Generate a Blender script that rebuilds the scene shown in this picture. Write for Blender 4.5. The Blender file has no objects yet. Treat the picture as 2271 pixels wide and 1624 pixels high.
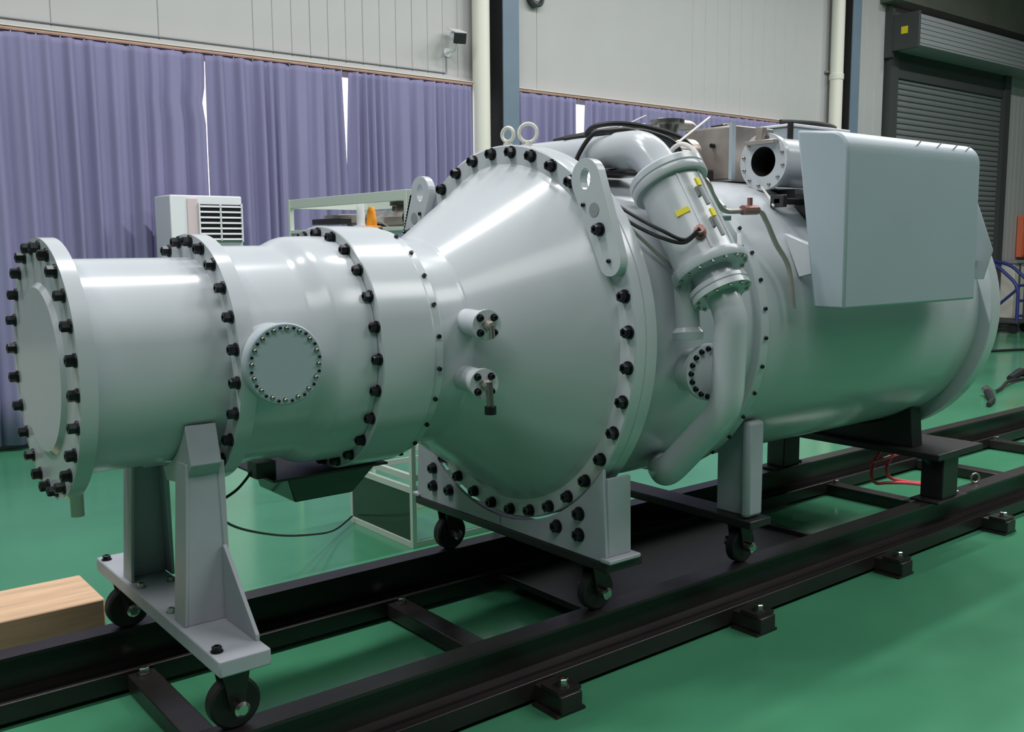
import bpy, math, random
from mathutils import Vector, Matrix
rnd = random.Random(7)
PI = math.pi
S = bpy.context.scene
COL = S.collection

# ------------------------------------------------------------------ camera
yaw, pitch, roll = 0.898277, 0.124163, -0.006797
fw = Vector((math.cos(pitch)*math.cos(yaw), math.cos(pitch)*math.sin(yaw), -math.sin(pitch)))
rt = Vector((math.sin(yaw), -math.cos(yaw), 0))
up = rt.cross(fw)
r2 = rt*math.cos(roll) + up*math.sin(roll)
u2 = up*math.cos(roll) - rt*math.sin(roll)
cam = bpy.data.cameras.new('camera')
cam.sensor_width = 36.0
cam.lens = 2139.64*36/2271
cam.clip_start = 0.05; cam.clip_end = 200
co = bpy.data.objects.new('camera', cam); COL.objects.link(co)
co.matrix_world = Matrix(((r2.x, u2.x, -fw.x, -2.64641), (r2.y, u2.y, -fw.y, -3.41822),
                          (r2.z, u2.z, -fw.z, 1.796714), (0, 0, 0, 1)))
S.camera = co

# ------------------------------------------------------------------ world, lights, exposure
w = bpy.data.worlds.new('hall_ambient'); S.world = w; w.use_nodes = True
bg = w.node_tree.nodes['Background']
bg.inputs[0].default_value = (0.80, 0.92, 1.0, 1); bg.inputs[1].default_value = 0.15
def area(name, loc, sx, sy, power, color=(1, 1, 1), rot=(0, 0, 0)):
    l = bpy.data.lights.new(name, 'AREA'); l.shape = 'RECTANGLE'; l.size = sx; l.size_y = sy
    l.energy = power; l.color = color
    o = bpy.data.objects.new(name, l); COL.objects.link(o); o.location = loc; o.rotation_euler = rot
    return o
LC = (1.0, 1.0, 1.0)
for k in range(8):
    area('ceiling_lamp', (-5.3+2.7*k, 1.3, 7.5), 1.6, 0.30, 160, LC)
for lx, pw in ((-4.5, 300), (6.5, 520)):
    area('front_fill', (lx, -4.6, 8.0), 8.0, 2.4, pw, LC)  # unseen soft fill, added to brighten the hood face and front floor
S.view_settings.view_transform = 'Standard'; S.view_settings.look = 'None'
S.view_settings.gamma = 1.0; S.view_settings.use_curve_mapping = False
S.view_settings.exposure = 0.0

# ------------------------------------------------------------------ materials
def srgb(r, g, b):
    f = lambda c: ((c/255+0.055)/1.055)**2.4 if c > 10 else c/255/12.92
    return (f(r), f(g), f(b), 1)
def mat(name, col, rough=0.5, metal=0.0, var=0.0, scale=6.0, coat=0.0, rvar=0.0, stretch=None, spec=0.5, bump=0.0):
    m = bpy.data.materials.new(name); m.use_nodes = True
    nt = m.node_tree; b = nt.nodes['Principled BSDF']
    b.inputs['Base Color'].default_value = col; b.inputs['Roughness'].default_value = rough
    b.inputs['Metallic'].default_value = metal; b.inputs['Coat Weight'].default_value = coat
    b.inputs['Coat Roughness'].default_value = 0.08
    b.inputs['Specular IOR Level'].default_value = spec
    if var or rvar or bump:
        tc = nt.nodes.new('ShaderNodeTexCoord'); mp = nt.nodes.new('ShaderNodeMapping')
        nt.links.new(tc.outputs['Object'], mp.inputs[0])
        if stretch: mp.inputs['Scale'].default_value = stretch
        n = nt.nodes.new('ShaderNodeTexNoise'); n.inputs['Scale'].default_value = scale
        n.inputs['Detail'].default_value = 5
        nt.links.new(mp.outputs[0], n.inputs['Vector'])
        if var:
            r = nt.nodes.new('ShaderNodeValToRGB')
            r.color_ramp.elements[0].position = 0.3; r.color_ramp.elements[1].position = 0.7
            r.color_ramp.elements[0].color = tuple(c*(1-var) for c in col[:3])+(1,)
            r.color_ramp.elements[1].color = tuple(min(1, c*(1+var)) for c in col[:3])+(1,)
            nt.links.new(n.outputs['Fac'], r.inputs[0]); nt.links.new(r.outputs[0], b.inputs['Base Color'])
        if rvar:
            mr = nt.nodes.new('ShaderNodeMapRange')
            mr.inputs['To Min'].default_value = max(0.02, rough-rvar); mr.inputs['To Max'].default_value = rough+rvar
            nt.links.new(n.outputs['Fac'], mr.inputs[0]); nt.links.new(mr.outputs[0], b.inputs['Roughness'])
        if bump:
            bp = nt.nodes.new('ShaderNodeBump'); bp.inputs['Strength'].default_value = bump; bp.inputs['Distance'].default_value = 0.01
            nt.links.new(n.outputs['Fac'], bp.inputs['Height']); nt.links.new(bp.outputs[0], b.inputs['Normal'])
    return m
def emit(name, col, s):
    m = bpy.data.materials.new(name); m.use_nodes = True; nt = m.node_tree
    b = nt.nodes['Principled BSDF']; b.inputs['Base Color'].default_value = (0, 0, 0, 1)
    b.inputs['Emission Color'].default_value = col; b.inputs['Emission Strength'].default_value = s
    return m
M = dict(
    paint=mat('vessel_paint', srgb(187, 193, 198), 0.20, var=0.02, scale=3, rvar=0.05, spec=0.5),
    hoodp=mat('hood_paint', srgb(160, 174, 182), 0.42, var=0.02, scale=3),
    standp=mat('stand_paint', srgb(168, 172, 180), 0.45, var=0.05, scale=8),
    bolt=mat('black_oxide', srgb(26, 28, 32), 0.35, metal=0.3),
    steel=mat('bright_steel', srgb(190, 188, 184), 0.25, metal=1.0, var=0.06, scale=30),
    dull=mat('dull_steel', srgb(176, 168, 162), 0.38, metal=0.6, var=0.2, scale=7),
    black=mat('black_steel', srgb(34, 32, 33), 0.42, var=0.2, scale=9),
    rail=mat('rail_paint', srgb(40, 36, 36), 0.33, var=0.25, scale=12, stretch=(0.2, 1, 1)),
    rubber=mat('black_rubber', srgb(24, 25, 27), 0.6),
    floor=mat('green_epoxy', srgb(70, 136, 102), 0.18, var=0.10, scale=0.9, rvar=0.10, spec=0.5),
    wall=mat('wall_panel', srgb(180, 180, 180), 0.55, var=0.02, scale=2),
    curtain=mat('purple_cloth', srgb(132, 129, 164), 0.85, var=0.05, scale=3, stretch=(2, 1, 0.3)),
    copper=mat('copper_track', srgb(190, 150, 130), 0.45, metal=0.3),
    cream=mat('cream_pipe', srgb(222, 220, 208), 0.4),
    backwall=mat('hall_far_side', srgb(90, 94, 92), 0.7, var=0.1, scale=1),
    columnp=mat('column_blue', srgb(104, 122, 138), 0.5, var=0.05, scale=3),
    recess_shade=mat('recess_shade_black', srgb(22, 22, 24), 0.6),  # shade of the column recess, put into the colour
    white=mat('white_plastic', srgb(220, 222, 226), 0.4),
    pink=mat('beige_pink_plastic', srgb(206, 188, 192), 0.5),
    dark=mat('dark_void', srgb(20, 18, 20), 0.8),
    shutter=mat('shutter_grey', srgb(116, 120, 120), 0.5, var=0.05, scale=2),
    shutdark=mat('shutter_dark', srgb(62, 66, 66), 0.6),
    olive=mat('olive_beam', srgb(84, 90, 78), 0.6, var=0.15, scale=1.5),
    orange=mat('orange_plastic', srgb(238, 150, 28), 0.45),
    redor=mat('orange_red', srgb(214, 110, 74), 0.6),
    yellow=mat('yellow_label', srgb(222, 208, 22), 0.5),
    red=mat('red_hose', srgb(236, 96, 104), 0.4),
    copperfit=mat('copper_fitting', srgb(150, 110, 104), 0.4, metal=0.5),
    rackp=mat('rack_frame', srgb(196, 206, 196), 0.4),
    glass=mat('dark_green_panel', srgb(46, 66, 52), 0.12, spec=0.6),
    wood=mat('pine_wood', srgb(206, 172, 140), 0.7, var=0.16, scale=10, stretch=(0.25, 2, 4)),
    blue=mat('blue_frame', srgb(50, 56, 128), 0.45),
    grey=mat('mid_grey', srgb(140, 144, 146), 0.5),
    rope=mat('white_rope', srgb(214, 210, 204), 0.8),
    pane=emit('daylight_pane', (0.97, 0.92, 1.0, 1), 1.6),
    lamp=mat('lamp_lens', srgb(120, 124, 126), 0.2),
)

# ------------------------------------------------------------------ mesh helpers
class MB:
    def __init__(s): s.v = []; s.f = []
    def add(s, vs, fs):
        k = len(s.v); s.v += [tuple(v) for v in vs]; s.f += [tuple(i+k for i in f) for f in fs]; return s
    def box(s, x0, x1, y0, y1, z0, z1):
        v = [(x, y, z) for x in (x0, x1) for y in (y0, y1) for z in (z0, z1)]
        return s.add(v, [(0, 1, 3, 2), (4, 6, 7, 5), (0, 4, 5, 1), (2, 3, 7, 6), (0, 2, 6, 4), (1, 5, 7, 3)])
    def prism(s, poly, a0, a1, axis='x'):
        n = len(poly)
        def P(p, a):
            return {'x': (a, p[0], p[1]), 'y': (p[0], a, p[1]), 'z': (p[0], p[1], a)}[axis]
        v = [P(p, a0) for p in poly] + [P(p, a1) for p in poly]
        f = [tuple(range(n-1, -1, -1)), tuple(range(n, 2*n))] + [(i, (i+1) % n, n+(i+1) % n, n+i) for i in range(n)]
        return s.add(v, f)
    def lathe(s, prof, o=(0, 0, 0), d=(1, 0, 0), n=64, closed=False):
        # prof: (along, radius) pairs about axis d through o
        d = Vector(d).normalized(); o = Vector(o)
        a = d.orthogonal().normalized() if abs(d.x) < 0.999 else Vector((0, 0, 1))
        b = d.cross(a)
        v = []; f = []; rings = []
        for t, r in prof:
            if r < 1e-6: rings.append([len(v)]); v.append(o+d*t)
            else:
                rings.append(list(range(len(v), len(v)+n)))
                for i in range(n):
                    q = 2*PI*i/n; v.append(o+d*t+a*(r*math.cos(q))+b*(r*math.sin(q)))
        seq = list(zip(rings, rings[1:])) + ([(rings[-1], rings[0])] if closed else [])
        for A, B in seq:
            if len(A) == 1 and len(B) == 1: continue
            for i in range(n):
                j = (i+1) % n
                if len(A) == 1: f.append((A[0], B[i], B[j]))
                elif len(B) == 1: f.append((A[i], B[0], A[j]))
                else: f.append((A[i], B[i], B[j], A[j]))
        return s.add(v, f)
    def cyl(s, p0, p1, r, r1=None, n=24):
        p0 = Vector(p0); d = Vector(p1)-p0; L = d.length
        r1 = r if r1 is None else r1
        return s.lathe([(0, 0), (0, r), (L, r1), (L, 0)], p0, d, n)
    def tube(s, pts, r, n=10, caps=True):
        pts = [Vector(p) for p in pts]; v = []; f = []; m = len(pts)
        rs = r if isinstance(r, (list, tuple)) else [r]*m
        T = [(pts[min(i+1, m-1)]-pts[max(i-1, 0)]).normalized() for i in range(m)]
        a = T[0].orthogonal().normalized()
        for i in range(m):
            a = (a - T[i]*a.dot(T[i])).normalized(); b = T[i].cross(a)
            for k in range(n):
                q = 2*PI*k/n; v.append(pts[i]+a*(rs[i]*math.cos(q))+b*(rs[i]*math.sin(q)))
        for i in range(m-1):
            for k in range(n):
                j = (k+1) % n; f.append((i*n+k, i*n+j, (i+1)*n+j, (i+1)*n+k))
        if caps:
            f.append(tuple(range(n-1, -1, -1))); f.append(tuple((m-1)*n+k for k in range(n)))
        return s.add(v, f)
    def torus(s, c, d, R, r, n=28, k=10):
        c = Vector(c); d = Vector(d).normalized(); a = d.orthogonal().normalized(); b = d.cross(a)
        v = []; f = []
        for i in range(n):
            q = 2*PI*i/n; e = a*math.cos(q)+b*math.sin(q)
            for j in range(k):
                t = 2*PI*j/k; v.append(c+e*(R+r*math.cos(t))+d*(r*math.sin(t)))
        for i in range(n):
            for j in range(k):
                f.append((i*k+j, ((i+1) % n)*k+j, ((i+1) % n)*k+(j+1) % k, i*k+(j+1) % k))
        return s.add(v, f)
    def obb(s, c, ax, ay, az, hx, hy, hz):
        c = Vector(c); v = [c+Vector(ax)*(i*hx)+Vector(ay)*(j*hy)+Vector(az)*(k*hz) for i in (-1, 1) for j in (-1, 1) for k in (-1, 1)]
        return s.add(v, [(0, 1, 3, 2), (4, 6, 7, 5), (0, 4, 5, 1), (2, 3, 7, 6), (0, 2, 6, 4), (1, 5, 7, 3)])
    def mesh(s, name, m, angle=35):
        me = bpy.data.meshes.new(name); me.from_pydata(s.v, [], s.f)
        import bmesh
        bm = bmesh.new(); bm.from_mesh(me); bmesh.ops.recalc_face_normals(bm, faces=bm.faces); bm.to_mesh(me); bm.free()
        me.materials.append(m); me.polygons.foreach_set('use_smooth', [True]*len(me.polygons))
        me.set_sharp_from_angle(angle=math.radians(angle)); me.update()
        return me
def link(name, me, parent=None, loc=None, rot=None):
    o = bpy.data.objects.new(name, me); COL.objects.link(o)
    if parent:
        o.parent = parent
        o.matrix_parent_inverse = Matrix.Translation(-Vector(origin(parent)))
    if loc is not None: o.location = loc
    if rot is not None: o.rotation_euler = rot
    return o
def origin(o):
    # accumulated world translation of an (unrotated) parent chain
    return ORI.get(o.name, (0, 0, 0))
ORI = {}
def obj(name, mb, m, parent=None, bevel=0.0, angle=35):
    o = link(name, mb.mesh(name, m, angle), parent)
    if bevel:
        b = o.modifiers.new('bevel', 'BEVEL'); b.width = bevel; b.segments = 2; b.limit_method = 'ANGLE'; b.angle_limit = math.radians(40)
    return o
def tag(o, label, cat, group=None):
    o['label'] = label; o['category'] = cat
    if group: o['group'] = group
    return o
def thing(name, label, cat, loc=(0, 0, 0), group=None):
    o = bpy.data.objects.new(name, None); COL.objects.link(o); o.location = loc; o.empty_display_size = 0.1
    ORI[o.name] = tuple(loc)
    return tag(o, label, cat, group)
def struct(name, mb, m, bevel=0, angle=35):
    o = obj(name, mb, m, None, bevel, angle); o['kind'] = 'structure'; return o
def inst(name, me, parent, M4):
    # extra instance of a mesh at a world matrix, parented
    o = bpy.data.objects.new(name, me); COL.objects.link(o)
    o.parent = parent
    o.matrix_parent_inverse = Matrix.Translation(-Vector(origin(parent)))
    o.matrix_basis = M4
    return o
def basis(pos, d, upv=(0, 0, 1)):
    # matrix taking local +X to direction d at pos
    d = Vector(d).normalized(); upv = Vector(upv)
    if abs(d.dot(upv)) > 0.99: upv = Vector((0, 1, 0))
    y = upv.cross(d).normalized(); z = d.cross(y)
    return Matrix(((d.x, y.x, z.x, pos[0]), (d.y, y.y, z.y, pos[1]), (d.z, y.z, z.z, pos[2]), (0, 0, 0, 1)))
def bolt_mesh(r, h, m, washer=True, name='bolt'):
    b = MB()
    if washer: b.lathe([(0, 0), (0, r*1.25), (h*0.2, r*1.25), (h*0.2, 0)], n=14)
    b.lathe([(h*0.15, 0), (h*0.15, r), (h*0.9, r), (h, r*0.82), (h, r*0.45), (h*0.7, r*0.45), (h*0.7, 0)], n=6)
    return b.mesh(name, m, 30)
def smooth_path(pts, k=8):
    P = [Vector(p) for p in pts]; out = []
    for i in range(len(P)-1):
        p0 = P[max(i-1, 0)]; p1 = P[i]; p2 = P[i+1]; p3 = P[min(i+2, len(P)-1)]
        for j in range(k):
            t = j/k
            out.append(0.5*((2*p1)+(p2-p0)*t+(2*p0-5*p1+4*p2-p3)*t*t+(-p0+3*p1-3*p2+p3)*t**3))
    out.append(P[-1]); return out
def fillet(pts, r, k=8):
    # polyline with rounded corners
    P = [Vector(p) for p in pts]; out = [P[0]]
    for i in range(1, len(P)-1):
        a = (P[i-1]-P[i]); b = (P[i+1]-P[i]); rr = min(r, a.length*0.48, b.length*0.48)
        A = P[i]+a.normalized()*rr; B = P[i]+b.normalized()*rr
        for j in range(k+1):
            t = j/k; out.append(A*(1-t)**2+P[i]*2*t*(1-t)+B*t*t)
    out.append(P[-1]); return out

# ------------------------------------------------------------------ the hall
YW = 6.108
struct('floor', MB().box(-12, 30, -14, 9, -0.2, 0), M['floor'])
wall = struct('wall_back', MB().box(-6, 13.30, YW+0.06, YW+0.2, 3.66, 8.2).box(-6, 10.46, YW+0.06, YW+0.2, 0, 0.9)
              .box(10.46, 13.30, YW+0.06, YW+0.2, 0, 3.66).box(13.30, 17.9, YW+0.06, YW+0.2, 5.2, 8.2).box(17.9, 24, YW+0.06, YW+0.2, 0, 8.2), M['wall'])
def panel_mesh(wd, z0, z1):
    # one siding panel: flat face with chamfered long edges and a shallow rib
    c = 0.006; p = [(0.001, 0.06), (0.001, 0.006), (c, 0), (wd-c, 0), (wd-0.001, 0.006), (wd-0.001, 0.06)]
    return MB().prism(p, z0, z1, 'z').mesh('panel', M['wall'], 10)
def siding(x0, x1, wd, z0, z1):
    n = max(1, round((x1-x0)/wd)); wd = (x1-x0)/n; me = panel_mesh(wd, z0, z1)
    for i in range(n):
        link('panel', me, wall, (x0+i*wd, YW+0.0005*(i % 3), 0))
siding(-2.2, 1.62, 0.955, 3.70, 7.3)
siding(1.62, 4.37, 0.219, 3.70, 7.3)
siding(4.37, 5.37, 0.5, 3.70, 7.3)
siding(5.37, 8.28, 2.91, 3.70, 7.3)
siding(8.28, 10.46, 0.29, 3.70, 7.3)
siding(10.46, 13.30, 0.29, 0.0, 7.3)
siding(17.9, 20.2, 0.2, 0.0, 7.3)
siding(13.30, 17.9, 0.3, 5.2, 7.3)
struct('wall_front', MB().box(-12, 30, -14.2, -14, 0, 8.2), M['backwall'])
struct('wall_left', MB().box(-12.2, -12, -14, 9, 0, 8.2), M['backwall'])
struct('ceiling', MB().box(-12, 30, -14, 9, 8.2, 8.3), M['backwall'])
struct('wall_right', MB().box(24, 24.2, -14, YW+0.2, 0, 8.2), M['wall'])
struct('trim_1', MB().box(-2.2, 4.36, YW-0.03, YW-0.002, 3.71, 3.765), M['wall'], 0.004)
# windows behind the curtains: daylight panes in a white frame
def window(i, x0, x1):
    wnd = struct('window_%d' % i, MB().box(x0, x1, YW+0.02, YW+0.1, 0.86, 0.92).box(x0, x1, YW+0.02, YW+0.1, 3.62, 3.68), M['white'])
    n = round((x1-x0)/1.5); wd = (x1-x0)/n
    pm = MB().box(0.0, wd-0.05, 0.05, 0.058, 0.92, 3.62).mesh('pane', M['pane'])
    mm = MB().box(-0.05, 0.0, 0.03, 0.09, 0.92, 3.62).mesh('mullion', M['white'])
    for k in range(n):
        link('pane', pm, wnd, (x0+0.05+k*wd, YW, 0))
        link('mullion', mm, wnd, (x0+0.05+k*wd, YW, 0))
window(1, -1.9, 4.36); window(2, 4.86, 10.44)
# steel column with its left recess shade put in as a black box and a cream downpipe
def column(xp, xc, i):
    near = i == 0
    lab = ('between the two curtained bays, left', 'beside the roller shutter door, right')[i]
    c = thing('steel_column', 'blue-grey steel column %s of the two columns' % lab, 'column', (xc, YW-0.16, 0), 'steel wall columns')
    obj('near_flange', MB().box(xc-0.12, xc+0.12, YW-0.31, YW-0.295, 0, 7.3), M['columnp'], c)
    obj('web', MB().box(xc-0.008, xc+0.008, YW-0.295, YW-0.02, 0, 7.3), M['columnp'], c)
    obj('rear_flange', MB().box(xc-0.12, xc+0.12, YW-0.02, YW-0.004, 0, 7.3), M['columnp'], c)
    tr = obj('recess_filler', MB().box(xc-0.119, xc-0.012, YW-0.293, YW-0.022, 0, 7.3), M['recess_shade'], None, 0.004)
    tag(tr, 'black upright box standing for shade inside the %s blue-grey column' % ('left' if near else 'right'), 'shade filler', 'column shade fillers')
    d = thing('downpipe', 'cream round downpipe beside the %s steel column' % ('left' if near else 'right'), 'pipe', (xp, YW-0.14, 0), 'cream wall downpipes')
    r = 0.105
    obj('pipe_run', MB().cyl((xp, YW-0.16, 0), (xp, YW-0.16, 7.3), r, n=24), M['cream'], d)
    for z in (1.5, 4.45 if not near else 4.9, 6.2):
        obj('coupling', MB().lathe([(0, r), (0, r+0.01), (0.012, r+0.012), (0.09, r+0.012), (0.1, r)], (xp, YW-0.16, z), (0, 0, 1), 24), M['cream'], d)
        obj('wall_clip', MB().box(xp-0.12, xp+0.12, YW-0.06, YW-0.005, z+0.12, z+0.15), M['grey'], d)
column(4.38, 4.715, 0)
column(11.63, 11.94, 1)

# ---- curtains
def curtain(x0, x1, seed, label, lg=None, rg=None, top=3.655):
    r = random.Random(seed); n = int((x1-x0)/0.014); zs = [0.06, 0.5, 1.2, 1.9, 2.4, 2.7, 3.0, 3.2, 3.35, 3.5, 3.6, top]
    ph = 0; xs = []; lam = 0.2
    fold = []
    for i in range(n+1):
        if i % 14 == 0: lam = r.uniform(0.09, 0.26); am = r.uniform(0.5, 1.1)
        ph += 2*PI*0.014/lam; fold.append((ph, am))
    for k in range(4):   # soften the amplitude changes
        fold = [(fold[i][0], (fold[max(i-3, 0)][1]+fold[i][1]+fold[min(i+3, n)][1])/3) for i in range(n+1)]
    b = MB(); v = []; f = []
    for z in zs:
        a = 0.055*(0.55+0.45*min(1, (top-z)/0.8))
        for i in range(n+1):
            t = i/n; x = x0+(x1-x0)*t
            if lg and t < 0.25: x += lg(z)*(1-t/0.25)
            if rg and t > 0.75: x += rg(z)*((t-0.75)/0.25)
            p, am = fold[i]; drift = 0.5*math.sin(1.3*x+seed)*(top-z)*0.5
            y = YW-0.13+a*am*(math.sin(p+drift*0.5)+0.35*math.sin(2.1*p+1+drift))
            v.append((x+0.03*math.sin(2.2*x+seed)*(top-z)*0.3*(1-(2*t-1)**8), y, z))
    for j in range(len(zs)-1):
        for i in range(n):
            f.append((j*(n+1)+i, j*(n+1)+i+1, (j+1)*(n+1)+i+1, (j+1)*(n+1)+i))
    b.add(v, f)
    o = obj('curtain', b, M['curtain'], None, angle=180)
    s = o.modifiers.new('cloth', 'SOLIDIFY'); s.thickness = 0.004
    return tag(o, label, 'curtain', 'purple curtains')
slit = lambda z: 0.045*max(0, (z-2.3)/1.3)
curtain(-1.9, 1.06, 3, 'wide purple curtain at far left, up to the narrow slit', rg=lambda z: -0.03*math.exp(-((z-3.2)/0.11)**2)-0.003)
curtain(1.062, 2.59, 5, 'bunched purple curtain left of the tall white gap of daylight', rg=lambda z: -slit(z))
curtain(2.592, 4.245, 8, 'purple curtain between the daylight gap and the left column', lg=slit)
curtain(4.87, 5.94, 11, 'short purple curtain just right of the left column', rg=lambda z: -0.04)
curtain(6.03, 10.42, 14, 'long purple curtain behind the machine top, right bay', lg=lambda z: 0.04+0.02*(z-2.3)/1.3)
def track(x0, x1, label):
    t = thing('curtain_track', label, 'curtain rail', (x0, YW-0.12, 3.69), 'curtain tracks')
    obj('rail', MB().box(x0, x1, YW-0.14, YW-0.10, 3.675, 3.70), M['copper'], t, 0.004)
    obj('cover_strip', MB().box(x0, x1, YW-0.15, YW-0.004, 3.70, 3.708), M['cream'], t)
    hk = MB().tube([(0, YW-0.12, 3.68), (0, YW-0.12, 3.655)], 0.004, 6).mesh('hook', M['white'])
    for i in range(int((x1-x0)/0.2)): link('hook', hk, t, (x0+0.1+0.2*i, 0, 0))
track(-1.95, 4.27, 'thin copper-coloured curtain track over the left bay'); track(4.87, 10.44, 'thin copper-coloured curtain track over the right bay')

def topz(y): return 1.4033+math.sqrt(0.723**2-y*y)
# ---- security camera and its conduit
cx = 4.0
sc = thing('security_camera', 'small white wall camera with a black front, near the left downpipe', 'camera', (cx, YW-0.2, 4.1))
obj('wall_plate', MB().lathe([(0, 0), (0, 0.05), (0.02, 0.05), (0.02, 0)], (cx, YW-0.001, 4.03), (0, -1, 0), 16), M['white'], sc)
obj('arm', MB().tube(fillet([(cx, YW-0.01, 4.03), (cx, YW-0.16, 4.03), (cx+0.01, YW-0.2, 4.13)], 0.05), 0.018, 8), M['white'], sc)
d = Vector((-0.25, -0.9, -0.3)).normalized()
bd = obj('housing', MB().cyl(Vector((cx, YW-0.2, 4.175))-d*0.1, Vector((cx, YW-0.2, 4.175))+d*0.12, 0.055, n=16), M['white'], sc)
obj('front_glass', MB().obb(Vector((cx, YW-0.2, 4.175))+d*0.125, d, d.cross(Vector((0, 0, 1))).normalized(), d.cross(Vector((0, 0, 1))).cross(d).normalized(), 0.012, 0.075, 0.06), M['rubber'], sc, 0.01)
obj('sun_shield', MB().obb(Vector((cx, YW-0.2, 4.245))+d*0.02, d, d.cross(Vector((0, 0, 1))).normalized(), d.cross(Vector((0, 0, 1))).cross(d).normalized(), 0.14, 0.07, 0.006), M['white'], sc)
cd = obj('cable_conduit', MB().tube(fillet([(cx-0.01, YW-0.011, 4.02), (cx-0.01, YW-0.011, 3.80), (-2.1, YW-0.011, 3.79)], 0.02), 0.007, 8), M['grey'])
tag(cd, 'thin grey conduit running above the curtain track to the camera', 'conduit')
sp = thing('wall_speaker', 'round dark wall speaker at the top right of the left column', 'speaker', (5.31, YW-0.1, 4.83))
obj('rim', MB().lathe([(0, 0), (0, 0.11), (0.08, 0.12), (0.1, 0.1), (0.09, 0.085), (0.05, 0.08), (0.05, 0)], (5.31, YW-0.001, 4.83), (0, -1, 0), 24), M['shutdark'], sp)
obj('cone', MB().lathe([(0.055, 0), (0.055, 0.078), (0.08, 0.05), (0.085, 0)], (5.31, YW-0.001, 4.83), (0, -1, 0), 20), M['grey'], sp)

# ---- roller shutter door
dr = struct('door_1', MB().box(13.36, 13.62, YW-0.10, YW+0.06, 0, 5.2).box(17.66, 17.9, YW-0.10, YW+0.06, 0, 5.2), M['shutdark'])
sl = MB().prism([(YW+0.02, 0), (YW-0.012, 0.02), (YW-0.02, 0.05), (YW-0.005, 0.098), (YW+0.02, 0.1)], 13.6, 17.68, 'x').mesh('slat', M['shutter'], 20)
for i in range(47): link('slat', sl, dr, (0, 0, 0.02+0.1*i))
lp = obj('lintel_shade', MB().box(13.6, 17.68, YW-0.06, YW+0.05, 4.70, 5.22), M['shutdark'], dr)  # dark sheet painting the hood's shadow over the upper slats
hd = obj('roller_hood', MB().box(13.36, 19.6, YW-0.60, YW+0.05, 5.14, 5.66), M['grey'], dr, 0.01)
rb = MB().box(13.37, 19.6, YW-0.612, YW-0.60, 0, 0.035).mesh('hood_rib', M['grey'])
for i in range(6): link('hood_rib', rb, dr, (0, 0, 5.18+0.08*i))
obj('end_plate', MB().box(13.30, 13.355, YW-0.62, YW+0.05, 5.10, 5.70), M['shutdark'], dr, 0.006)
stk = obj('sticker', MB().box(13.294, 13.30, YW-0.42, YW-0.30, 5.36, 5.48), M['yellow'], dr)
obj('guide_bracket', MB().box(13.28, 13.37, YW-0.14, YW+0.05, 5.0, 5.85), M['shutdark'], dr)
struct('trim_2', MB().box(13.1, 24, YW-0.35, YW+0.05, 5.90, 8.2), M['olive'])

# ---- low white counter, orange cabinet, blue trolley and cables at the far right
lc = thing('low_counter', 'low white counter with dark rail posts beside the shutter door', 'counter', (18.4, YW-0.3, 0))
obj('body', MB().box(17.95, 20, YW-0.35, YW-0.02, 0.12, 1.36), M['cream'], lc, 0.01)
obj('top', MB().box(17.9, 20, YW-0.40, YW-0.02, 1.36, 1.42), M['grey'], lc, 0.006)
obj('plinth', MB().box(17.98, 20, YW-0.32, YW-0.02, 0, 0.12), M['shutdark'], lc)
for x in (18.15, 18.42, 18.7, 19.0): obj('post', MB().cyl((x, YW-0.37, 0.0), (x, YW-0.37, 1.36), 0.018, n=8), M['shutdark'], lc)
oc = thing('orange_cabinet', 'blurred orange wall cabinet at the right edge above the counter', 'cabinet', (18.85, YW-0.1, 1.5))
obj('shell', MB().box(18.68, 19.5, YW-0.14, YW-0.02, 1.48, 2.35), M['redor'], oc, 0.01)
obj('door', MB().box(18.71, 19.47, YW-0.155, YW-0.14, 1.51, 2.32), M['redor'], oc, 0.004)
tx, ty = 17.25, 5.42
tr = thing('hand_trolley', 'blue tubular hand trolley with a curved handle by the counter', 'trolley', (tx, ty, 0))
for dx in (-0.3, 0.3):
    obj('upright', MB().tube(fillet([(tx+dx, ty-0.2, 0.2), (tx+dx, ty-0.2, 0.95), (tx+dx, ty+0.25, 1.35), (tx+dx, ty+0.6, 1.42)], 0.2), 0.035, 8), M['blue'], tr)
for z, yy in ((0.35, -0.2), (0.65, -0.2), (0.95, -0.2)):
    obj('crossbar', MB().tube([(tx-0.3, ty+yy, z), (tx+0.3, ty+yy, z)], 0.028, 8), M['blue'], tr)
obj('side_bar', MB().tube([(tx-0.3, ty-0.2, 0.9), (tx-0.3, ty+0.5, 0.25)], 0.028, 8), M['blue'], tr)
obj('deck', MB().box(tx-0.36, tx+0.36, ty-0.25, ty+0.65, 0.2, 0.26), M['shutdark'], tr, 0.01)
for dx in (-0.28, 0.28):
    for dy in (-0.12, 0.5):
        obj('wheel', MB().cyl((tx+dx-0.03, ty+dy, 0.1), (tx+dx+0.03, ty+dy, 0.1), 0.1, n=18), M['rubber'], tr)
c1 = obj('floor_cable', MB().tube(smooth_path([(12.6, 4.25, 0.02), (13.3, 4.04, 0.02), (14.0, 3.78, 0.02), (15, 3.3, 0.02)]), 0.02, 8), M['rubber'])
tag(c1, 'thin dark cable lying flat on the green floor behind the machine, farther one', 'cable')
c2 = thing('clamp_cable', 'black jumper cable with clamps on the floor right of the machine', 'cable', (9, 1.9, 0))
obj('lead', MB().tube(smooth_path([(8.65, 1.84, 0.03), (9.2, 1.95, 0.03), (9.8, 2.12, 0.05), (10.35, 2.17, 0.03), (11.2, 2.0, 0.03)]), 0.02, 8), M['rubber'], c2)
obj('clamp', MB().tube([(8.7, 1.86, 0.05), (8.3, 1.62, 0.03), (7.95, 1.5, 0.03)], [0.05, 0.035, 0.025], 8), M['rubber'], c2)
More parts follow.
